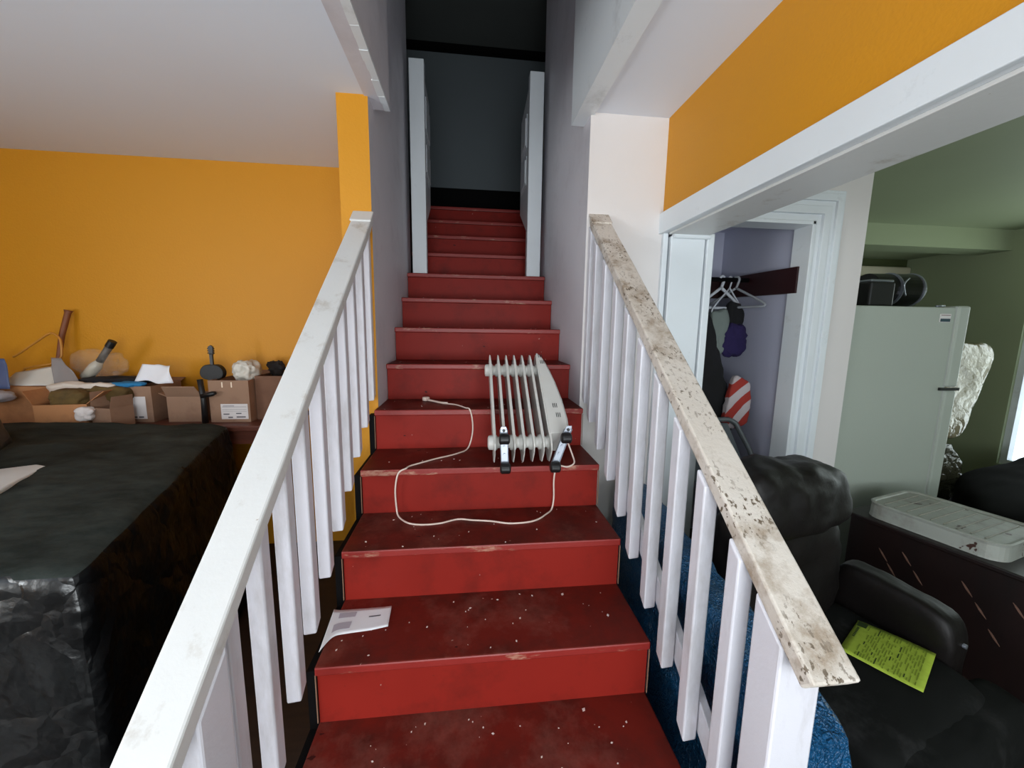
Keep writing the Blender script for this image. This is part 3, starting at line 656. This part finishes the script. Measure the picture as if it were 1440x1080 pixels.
# small black guitar ornament
gt = thing('toy_guitar', 'small black guitar standing upright behind the shipping-label box', 'guitar', (-.97, 2.5, .96), 0)
b = B(); pts = []
for i in range(40):
    a = 2*math.pi*i/40; r0 = 1+.22*math.cos(2*a)
    pts.append((math.cos(a)*.064*(1-.10*math.sin(a)), math.sin(a)*.052*(.85+.25*abs(math.cos(a))**1.2)))
prism(b, pts, lambda u, v, w: (-.970+u, 2.50+w, 1.050+v), -.02, .02)
obj('body', b, plain('satin_black', srgb(8, 9, 11), .55), gt, bevel=.004)
obj('neck', bx(-.975, 2.485, 1.09, -.959, 2.497, 1.160), BLACKPL, gt)
b = B(); prism(b, [(-.010, 0), (.010, 0), (.013, .045), (0, .055), (-.013, .045)], lambda u, v, w: (-.966+u, 2.485+w, 1.155+v), 0, .012); hd = obj('headstock', b, BLACKPL, gt)
for i in range(3):
    for s in (-1, 1):
        b = B(); tube(b, [(-.966+s*.011, 2.49, 1.163+i*.013), (-.966+s*.019, 2.49, 1.163+i*.013)], .0035, 6); obj('tuning_peg', b, BLACKPL, hd)
obj('strut', bx(-.99, 2.48, .96, -.95, 2.52, 1.01), BLACKPL, gt)
kt = thing('stand', 'black upright stand with a stubby arm beside the shipping-label box', 'stand', (-.975, 2.39, ZT))
b = B(); tube(b, [(-.968, 2.385, ZT), (-.966, 2.385, .90), (-.975, 2.385, 1.02)], [.016, .014, .015], 10); obj('post', b, BLACKPL, kt, smooth=True)
b = B(); tube(b, [(-.968, 2.375, .925), (-.905, 2.37, .94), (-.89, 2.37, .945)], [.013, .014, .009], 10); obj('arm', b, BLACKPL, kt, smooth=True)
cloth_lump('plastic_bag', 'crumpled off-white plastic bag stuffed in the shipping-label box', 'bag', ell(-.79, 2.52, 1.055, .06, .05, .058), plain('offwhite_plastic', srgb(196, 190, 178), .35), 14, 3, .03, 14, 21)
cloth_lump('rag', 'dark rag at the back of the shipping-label box by the railing', 'cloth', ell(-.67, 2.62, 1.06, .045, .03, .045), plain('dark_rag', srgb(26, 20, 18), .9), 10, 2.5, .03, 14, 22)
carton('cardboard_box', 'dark brown cardboard box tucked right of the shipping-label box', -.722, 2.46, -.56, 2.69, ZT, 1.03, worn('dark_cardboard', srgb(112, 78, 58), srgb(90, 60, 44), .4, .7, 6, .85), (), 0, None)

# ------------------------------------------------------------------ right: blue plastic between railing and chair
b = B(); lump(b, tri([(1.22, .60, FL+.01), (1.38, .60, FL+.01), (1.40, 1.75, FL+.01), (1.22, 1.75, FL+.01), (1.22, .62, .50), (1.36, .62, .50), (1.38, 1.70, .64), (1.22, 1.70, .64)]), 36, 12, .02, 5, True, 31)
tag(obj('blue_bundle', b, BLUE, smooth=True), 'tall bundle wrapped in blue bubble plastic behind right railing', 'bundle')

# recliner
rc = thing('recliner', 'dark brown leather recliner with charcoal seat behind right railing', 'armchair', (1.884, 1.117, FL), math.atan2(.285, .958))
def rl(name, f, m, n=18, p=5, amp=.012, freq=7, seed=0):
    b = B(); lump(b, f, n, p, amp, freq, False, seed); return obj(name, b, m, rc, smooth=True, local=True)
# local: -y is forward, +x is viewer's right; z from floor
rl('base', ell(0, -.02, .13, .33, .24, .12), LEATHER, p=8)
rl('seat', tri([(-.31, -.30, .16), (.32, -.30, .16), (.31, .22, .20), (-.31, .22, .20), (-.31, -.28, .375), (.32, -.28, .375), (.31, .22, .40), (-.31, .22, .40)]), SUEDE, 24, 7, .010, 5, 2)
rl('seat_front', tri([(-.30, -.37, .10), (.47, -.36, .10), (.47, -.20, .10), (-.30, -.22, .10), (-.30, -.36, .36), (.48, -.34, .34), (.48, -.18, .35), (-.30, -.20, .37)]), SUEDE, 24, 4, .016, 6, 8)
rl('arm', tri([(.32, -.18, .05), (.44, -.18, .05), (.44, .22, .05), (.32, .22, .05), (.30, -.17, .535), (.445, -.17, .53), (.44, .22, .56), (.31, .22, .56)]), LEATHER, 18, 6, .010, 6, 3)
rl('arm', tri([(-.44, -.10, .05), (-.32, -.10, .05), (-.32, .22, .05), (-.44, .22, .05), (-.44, -.09, .50), (-.31, -.09, .50), (-.32, .22, .56), (-.44, .22, .56)]), LEATHER, 18, 6, .010, 6, 4)
rl('backrest', tri([(-.32, .13, .35), (.32, .13, .35), (.33, .36, .25), (-.32, .36, .25), (-.30, .18, .83), (.29, .18, .83), (.29, .38, .83), (-.30, .38, .83)]), LEATHER, 20, 5, .022, 6, 5)
rl('head_cushion', tri([(-.32, .10, .76), (.29, .10, .76), (.28, .36, .78), (-.31, .36, .78), (-.31, .15, 1.045), (.24, .15, 1.0), (.24, .36, 1.01), (-.30, .36, 1.045)]), LEATHER, 20, 4, .022, 6, 6)
b = B(); tube(b, [(.375, -.165, .43), (.375, -.182, .43)], .008, 14); obj('button', b, CHROME, rc, local=True)
# lime paper on the seat
pt_ = thing('paper_sheet', 'lime green printed sheet lying on the charcoal recliner seat', 'paper', (2.0, 1.08, .21))
A_, Bc, Cc = Vector((2.085, 1.245, .19)), Vector((2.205, 1.070, .19)), Vector((1.99, .945, .19))
Dc = A_+Cc-Bc
def pp(u, v): w = (A_*(1-u)+Bc*u)*(1-v)+(Dc*(1-u)+Cc*u)*v; return (w.x, w.y, .203+.004*math.sin(u*3+v*2))
b = B(); sheet(b, 10, 10, pp, .0008); ps = obj('sheet', b, LIME, pt_, smooth=True)
def quad_on(u0, u1, v0, v1, m, name):
    b = B(); sheet(b, 2, 2, lambda u, v: tuple(Vector(pp(u0+(u1-u0)*u, v0+(v1-v0)*v))+Vector((0, 0, .0012))), .0003); obj(name, b, m, ps)
quad_on(.02, .15, .03, .17, DARKPRINT, 'printed_stamp')
for i in range(7): quad_on(.045, .075, .22+.045*i, .25+.045*i, DARKPRINT, 'bold_letter')
FAINT = plain('faint_green_ink', srgb(128, 148, 40), .75)
rr = random.Random(5)
for i in range(22):
    u = .18+.034*i; v = .06
    while v < .92:
        L = rr.uniform(.05, .2)
        if rr.random() < .75: quad_on(u, u+.013, v, min(v+L, .94), FAINT if rr.random() < .93 else DARKPRINT, 'text_line')
        v += L+rr.uniform(.02, .08)

# dark cabinet and enamel lid
ang = math.atan2(-.96, .26)
lidA = Vector((2.66, 1.77, 0)); u_ = Vector((.26, -.966, 0)); v_ = Vector((.966, .26, 0))
cb_ = thing('cabinet', 'dark mahogany cabinet with carved diagonal marks under the white enamel lid', 'cabinet', (2.9, 1.45, FL))
def cf(a, c, z): p = lidA+u_*a+v_*c; return (p.x, p.y, z)
def cbox(b, a0, a1, c0, c1, z0, z1): hexa(b, [cf(a0, c0, z0), cf(a1, c0, z0), cf(a1, c1, z0), cf(a0, c1, z0), cf(a0, c0, z1), cf(a1, c0, z1), cf(a1, c1, z1), cf(a0, c1, z1)])
b = B(); cbox(b, -.04, .86, -.02, .46, FL, .345); obj('body', b, CABW, cb_, bevel=.004)
b = B(); cbox(b, -.06, .88, -.04, .48, .345, .370); obj('top', b, CABW, cb_, bevel=.006)
MARK = plain('pale_carving', srgb(112, 82, 68), .6)
for (a0, z0) in ((.10, .23), (.19, .26), (.14, .17), (.40, .24), (.45, .17), (.55, .24), (.60, .17), (.50, .08), (.24, .19)):
    b = B(); q = []
    for k in range(7):
        f = k/6; q.append((a0+.040*f, z0-.052*f, .0068*math.sin(math.pi*f)*(1-.4*f)+.0006))
    vs1 = [cf(a, -.0225, z+w) for a, z, w in q]+[cf(a, -.0225, z-w) for a, z, w in q[::-1]]
    vs2 = [cf(a, -.020, z+w) for a, z, w in q]+[cf(a, -.020, z-w) for a, z, w in q[::-1]]
    V1 = [b.verts.new(p) for p in vs1]; V2 = [b.verts.new(p) for p in vs2]; b.faces.new(V1); b.faces.new(V2[::-1])
    for i in range(len(V1)): j = (i+1) % len(V1); b.faces.new((V1[i], V1[j], V2[j], V2[i]))
    obj('carved_mark', b, MARK, cb_)
ld = thing('enamel_lid', 'chipped white enamel lid with ribbed top lying on the dark cabinet', 'lid', tuple(lidA+u_*.24+v_*.22+Vector((0, 0, .371))))
def rrect(L, Wd, r, n=6, e=0.):
    pts = []
    for cx, cy, a0 in ((L-r, Wd-r, 0), (r, Wd-r, 90), (r, r, 180), (L-r, r, 270)):
        for k in range(n+1):
            a = math.radians(a0+90*k/n); pts.append((cx+(r-e)*math.cos(a), cy+(r-e)*math.sin(a)))
    return pts
b = B(); rings = []
for z, e in ((.371, .0), (.380, .002), (.435, .004), (.447, .0), (.452, .006), (.449, .018), (.443, .022)):
    rings.append([b.verts.new(cf(u, v, z)) for u, v in rrect(.50, .42, .075, 6, e)])
for i in range(len(rings)-1):
    m_ = len(rings[i])
    for k in range(m_): b.faces.new((rings[i][k], rings[i][(k+1) % m_], rings[i+1][(k+1) % m_], rings[i+1][k]))
b.faces.new(rings[0][::-1]); b.faces.new(rings[-1]); obj('shell', b, ENAMEL, ld)
for i in range(9):
    b = B(); a = .06+.045*i; cbox(b, a, a+.007, .05, .37, .4425, .4465); obj('rib', b, worn('dusty_enamel', srgb(150, 148, 136), srgb(120, 116, 106), .4, .7, 8, .5), ld, bevel=.0015)

# ------------------------------------------------------------------ fridge
fr = thing('refrigerator', 'tall white refrigerator standing side-on beside closet wall', 'refrigerator', (3.05, 2.35, FL))
obj('body', bx(2.69, 2.0, FL+.03, 3.35, 2.68, 1.49), FRIDGE, fr, bevel=.008)
obj('fridge_door', bx(3.36, 1.995, FL+.06, 3.44, 2.68, 1.005), FRIDGE, fr, bevel=.012)
obj('freezer_door', bx(3.36, 1.995, 1.025, 3.44, 2.68, 1.50), FRIDGE, fr, bevel=.012)
obj('gasket', bx(3.345, 2.005, FL+.06, 3.362, 2.67, 1.495), GREYPL, fr)
obj('hinge', bx(3.31, 1.985, 1.006, 3.44, 1.997, 1.022), BLACKPL, fr)
obj('foot', bx(2.75, 2.05, FL, 3.3, 2.6, FL+.03), BLACKPL, fr)
o = obj('sticker', bx(3.245, 1.997, 1.405, 3.315, 2.0, 1.452), plain('sticker_white', srgb(214, 210, 208), .5), fr)
obj('printed_block', bx(3.248, 1.9955, 1.407, 3.312, 1.997, 1.425), plain('dark_teal_ink', srgb(34, 62, 72), .6), o)
obj('printed_line', bx(3.250, 1.9955, 1.443, 3.310, 1.997, 1.446), plain('maroon_ink', srgb(110, 60, 70), .6), o)
pt = thing('pot', 'dark shiny pots lying on their side on top of the refrigerator', 'pot', (3.05, 2.2, 1.49))
b = B(); tube(b, [(2.98, 2.22, 1.60), (3.24, 2.20, 1.60), (3.28, 2.20, 1.60)], [.098, .100, .088], 28); obj('pot_body', b, plain('dark_glass', srgb(8, 8, 7), .3), pt, bevel=.004)
b = B(); tube(b, [(3.245, 2.20, 1.60), (3.255, 2.20, 1.60)], .104, 28); obj('rim', b, CHROME, pt)
b = B(); tube(b, [(3.10, 2.20, 1.60), (3.106, 2.20, 1.60)], .1035, 28); obj('rim', b, CHROME, pt)
b = B(); tube(b, smooth_path([(3.12, 2.098, 1.56), (3.07, 2.07, 1.60), (3.07, 2.07, 1.63), (3.13, 2.098, 1.66)], 4), .004, 6); obj('handle', b, CHROME, pt, smooth=True)
bt = thing('toaster', 'black boxy appliance with chrome top on the refrigerator behind wall corner', 'appliance', (2.9, 2.15, 1.49))
obj('body', bx(2.83, 2.05, 1.49, 2.99, 2.30, 1.63), BLACKPL, bt, bevel=.01)
b = B(); box(b, 2.85, 2.07, 1.63, 3.0, 2.28, 1.645); obj('top_plate', b, CHROME, bt, bevel=.006)
b = B(); tube(b, [(3.29, 2.06, 1.499), (3.37, 2.08, 1.503)], .007, 8); tag(obj('spoon', b, CHROME, smooth=True), 'small shiny metal utensil on front corner of refrigerator top', 'utensil')
# kitchen beyond
kb = thing('wall_cabinet', 'beige kitchen wall cabinet behind the pots, against olive wall', 'cabinet', (3.7, 4.0, 1.5))
obj('body', bx(3.3, 3.95, 1.35, 4.15, 4.2, 1.96), paint('taupe_cabinet_paint', srgb(140, 128, 112), .6), kb, bevel=.004)
obj('door', bx(3.34, 3.935, 1.38, 4.12, 3.95, 1.93), paint('taupe_cabinet_door', srgb(146, 134, 118), .6), kb, bevel=.004)
FOIL = plastic_film('shiny_clear_wrap', srgb(104, 96, 74), .14, 7, .8, srgb(150, 142, 118))
b = B(); lump(b, tri([(4.50, 2.85, .42), (4.86, 2.85, .42), (4.90, 3.15, .42), (4.50, 3.15, .42), (4.50, 2.85, 1.27), (5.12, 2.88, 1.26), (5.12, 3.15, 1.26), (4.50, 3.15, 1.27)]), 22, 6, .02, 4, False, 41)
tag(obj('wrapped_chair_back', b, FOIL, smooth=True), 'tall plastic-wrapped beige upholstered piece behind the refrigerator', 'wrapped furniture')
b = B(); lump(b, tri([(4.50, 2.80, FL), (5.0, 2.80, FL), (5.0, 3.15, FL), (4.50, 3.15, FL), (4.50, 2.85, .40), (4.85, 2.85, .36), (4.85, 3.1, .36), (4.50, 3.1, .40)]), 16, 5, .03, 5, True, 42)
tag(obj('wrapped_bundle', b, plastic_film('dark_clear_wrap', srgb(34, 36, 30), .15, 8, .9, srgb(90, 86, 70)), smooth=True), 'dark plastic-wrapped bundle below the tall wrapped upholstery', 'bundle')
b = B(); lump(b, tri([(3.75, 1.9, FL), (5.60, 1.9, FL), (5.60, 2.75, FL), (4.6, 2.75, FL), (3.8, 1.95, .20), (5.60, 1.95, .42), (5.60, 2.75, .42), (4.6, 2.75, .18)]), 22, 6, .03, 2, False, 43)
tag(obj('sofa', b, plain('near_black_cloth', srgb(10, 9, 9), .95, 0., Specular_IOR_Level=.1), smooth=True), 'dark low sofa in the shadow beyond the refrigerator', 'sofa')
# plant leaf by the window
lf = thing('potted_plant', 'dark-leaved plant in front of the bright right window', 'plant', (5.2, 2.6, .42))
b = B(); tube(b, [(5.35, 2.62, .42), (5.35, 2.62, .56)], [.06, .08], 12); obj('pot', b, BLACKPL, lf)
b = B(); tube(b, smooth_path([(5.35, 2.62, .56), (5.36, 2.63, .8), (5.38, 2.65, 1.02)], 4), .007, 6); obj('stem', b, BLACKPL, lf)
DL = plain('dark_leaf', srgb(12, 16, 10), .6)
for (dx, dy_, z, L) in ((-.16, .11, 1.02, .2), (.02, -.2, .98, .22), (.12, .08, .92, .18), (-.05, -.14, .86, .18), (.05, .15, .84, .18)):
    d = Vector((dx, dy_, 0)).normalized(); s = Vector((-d.y, d.x, 0)); c0 = Vector((5.37, 2.64, z))
    b = B(); sheet(b, 6, 2, lambda u, v: c0+d*L*u+s*(v-.5)*.12*math.sin(math.pi*(u*.9+.08))+Vector((0, 0, -.06*u*u)), .002); obj('leaf', b, DL, lf, smooth=True)

# ------------------------------------------------------------------ closet contents
b = B(); tube(b, [(1.76, 2.36, 1.655), (2.30, 2.36, 1.655)], .014, 12); rod = obj('closet_rod', b, BLACKP, smooth=True); tag(rod, 'dark hanging rod across the closet', 'rod')
def hanger(x, y, rot, label, m, r=.006, w=.19, drop=.16, tilt=0.):
    t = thing('clothes_hanger', label, 'hanger', (x, y, 1.655), rot, 'clothes hangers on the closet rod')
    hook = [(0, -.016, .0), (0, -.012, .014), (0, 0, .020), (0, .014, .012), (0, .016, -.004), (.0, .008, -.03), (0, 0, -.05)]
    b = B(); tube(b, smooth_path(hook, 3), r, 8); obj('hook', b, m, t, smooth=True, local=True)
    b = B(); z0 = -.05; pts = [(0, 0, z0), (0, w*.5, z0-drop*.42), (0, w*.93, z0-drop*.8), (0, w, z0-drop*.92), (0, w*.92, z0-drop), (0, 0, z0-drop), (0, -w*.92, z0-drop), (0, -w, z0-drop*.92), (0, -w*.93, z0-drop*.8), (0, -w*.5, z0-drop*.42), (0, 0, z0)]
    tube(b, smooth_path(pts, 3), r, 8); obj('frame', b, m, t, smooth=True, local=True); return t
HW = plain('white_hanger_plastic', srgb(188, 192, 200), .4)
HW2 = plain('grey_hanger_plastic', srgb(150, 154, 160), .4)
hanger(2.125, 2.36, math.radians(-80), 'thick white plastic hanger, nearest the closet door jamb', HW, .0095, .155, .125)
hanger(2.185, 2.365, math.radians(-72), 'thin white tubular hanger just right of the thick one', HW, .0050, .14, .155)
hanger(2.225, 2.36, math.radians(-160), 'pale grey hanger furthest right, its arm against closet side wall', HW2, .0075, .19, .12)
BC = worn('black_wool', srgb(12, 12, 14), srgb(20, 20, 24), .4, .7, 6, .95)
b = B(); lump(b, tri([(1.75, 2.20, .45), (2.28, 2.22, .45), (2.28, 2.50, .45), (1.75, 2.50, .45), (1.78, 2.20, 1.52), (2.03, 2.23, 1.47), (2.03, 2.50, 1.47), (1.78, 2.50, 1.52)]), 20, 5, .03, 4, True, 51)
tag(obj('coat', b, BC, smooth=True), 'long black coat hanging at left inside the closet', 'coat')
b = B(); lump(b, tri([(2.07, 2.30, 1.20), (2.15, 2.30, 1.19), (2.15, 2.38, 1.19), (2.07, 2.38, 1.20), (2.04, 2.30, 1.47), (2.17, 2.30, 1.47), (2.17, 2.38, 1.47), (2.04, 2.38, 1.47)]), 12, 4, .02, 9, True, 52)
tag(obj('shirt', b, plain('grey_green_fabric', srgb(112, 122, 118), .9), smooth=True), 'grey-green garment hanging between black coat and purple bag', 'garment')
b = B(); lump(b, ell(2.21, 2.33, 1.28, .085, .04, .10), 14, 2.6, .025, 9, True, 53)
tag(obj('purple_bag', b, plain('purple_fabric', srgb(32, 20, 70), .9), smooth=True), 'small purple cloth bag hanging below the hangers', 'bag')
b = B(); lump(b, ell(2.225, 2.36, 1.43, .055, .03, .09), 12, 3, .02, 9, True, 54)
tag(obj('black_garment', b, BC, smooth=True), 'black garment hanging above the purple bag', 'garment')
# striped flag-like cloth, stripes as its own print
def striped():
    t = NT('red_white_striped_cloth'); w = t.n('ShaderNodeTexWave'); w.wave_type = 'RINGS'; w.rings_direction = 'Y'; w.inputs['Scale'].default_value = 3.2; w.inputs['Distortion'].default_value = .6; w.inputs['Detail'].default_value = 1
    mp = t.n('ShaderNodeMapping'); mp.inputs['Location'].default_value = (-2.45, 0, -.62); t.l(t.tc.outputs['Object'], mp.inputs[0]); t.l(mp.outputs[0], w.inputs[0])
    t.base(t.ramp(w.outputs['Fac'], [(.48, srgb(150, 44, 34)), (.54, srgb(180, 170, 172))])); t.b.inputs['Roughness'].default_value = .85; return t.m
b = B(); lump(b, tri([(2.08, 2.16, .74), (2.25, 2.16, .76), (2.25, 2.21, .76), (2.08, 2.21, .74), (2.13, 2.16, 1.08), (2.25, 2.16, 1.02), (2.25, 2.21, 1.02), (2.13, 2.21, 1.08)]), 14, 5, .015, 7, True, 55)
tag(obj('striped_cloth', b, striped(), smooth=True), 'red and white striped cloth hanging low in the closet', 'cloth')
ff = thing('folding_chair', 'grey metal folding chair frame leaning in the closet', 'folding chair', (2.15, 2.15, FL))
GM = plain('grey_metal', srgb(116, 122, 124), .4, .5)
b = B(); tube(b, smooth_path([(1.85, 2.14, .80), (2.05, 2.14, .81), (2.12, 2.14, .80), (2.17, 2.13, .74), (2.29, 2.10, .45), (2.29, 2.08, FL+.015)], 4), .015, 10); obj('frame', b, GM, ff, smooth=True)
b = B(); tube(b, smooth_path([(1.84, 2.14, .80), (1.83, 2.12, .5), (1.82, 2.08, FL+.015)], 4), .015, 10); obj('frame', b, GM, ff, smooth=True)
b = B(); hexa(b, [(1.85, 2.145, .42), (2.27, 2.12, .42), (2.27, 2.135, .42), (1.85, 2.16, .42), (1.86, 2.145, .785), (2.10, 2.145, .785), (2.10, 2.16, .785), (1.86, 2.16, .785)]); obj('back_panel', b, plain('grey_panel', srgb(92, 100, 104), .5), ff)
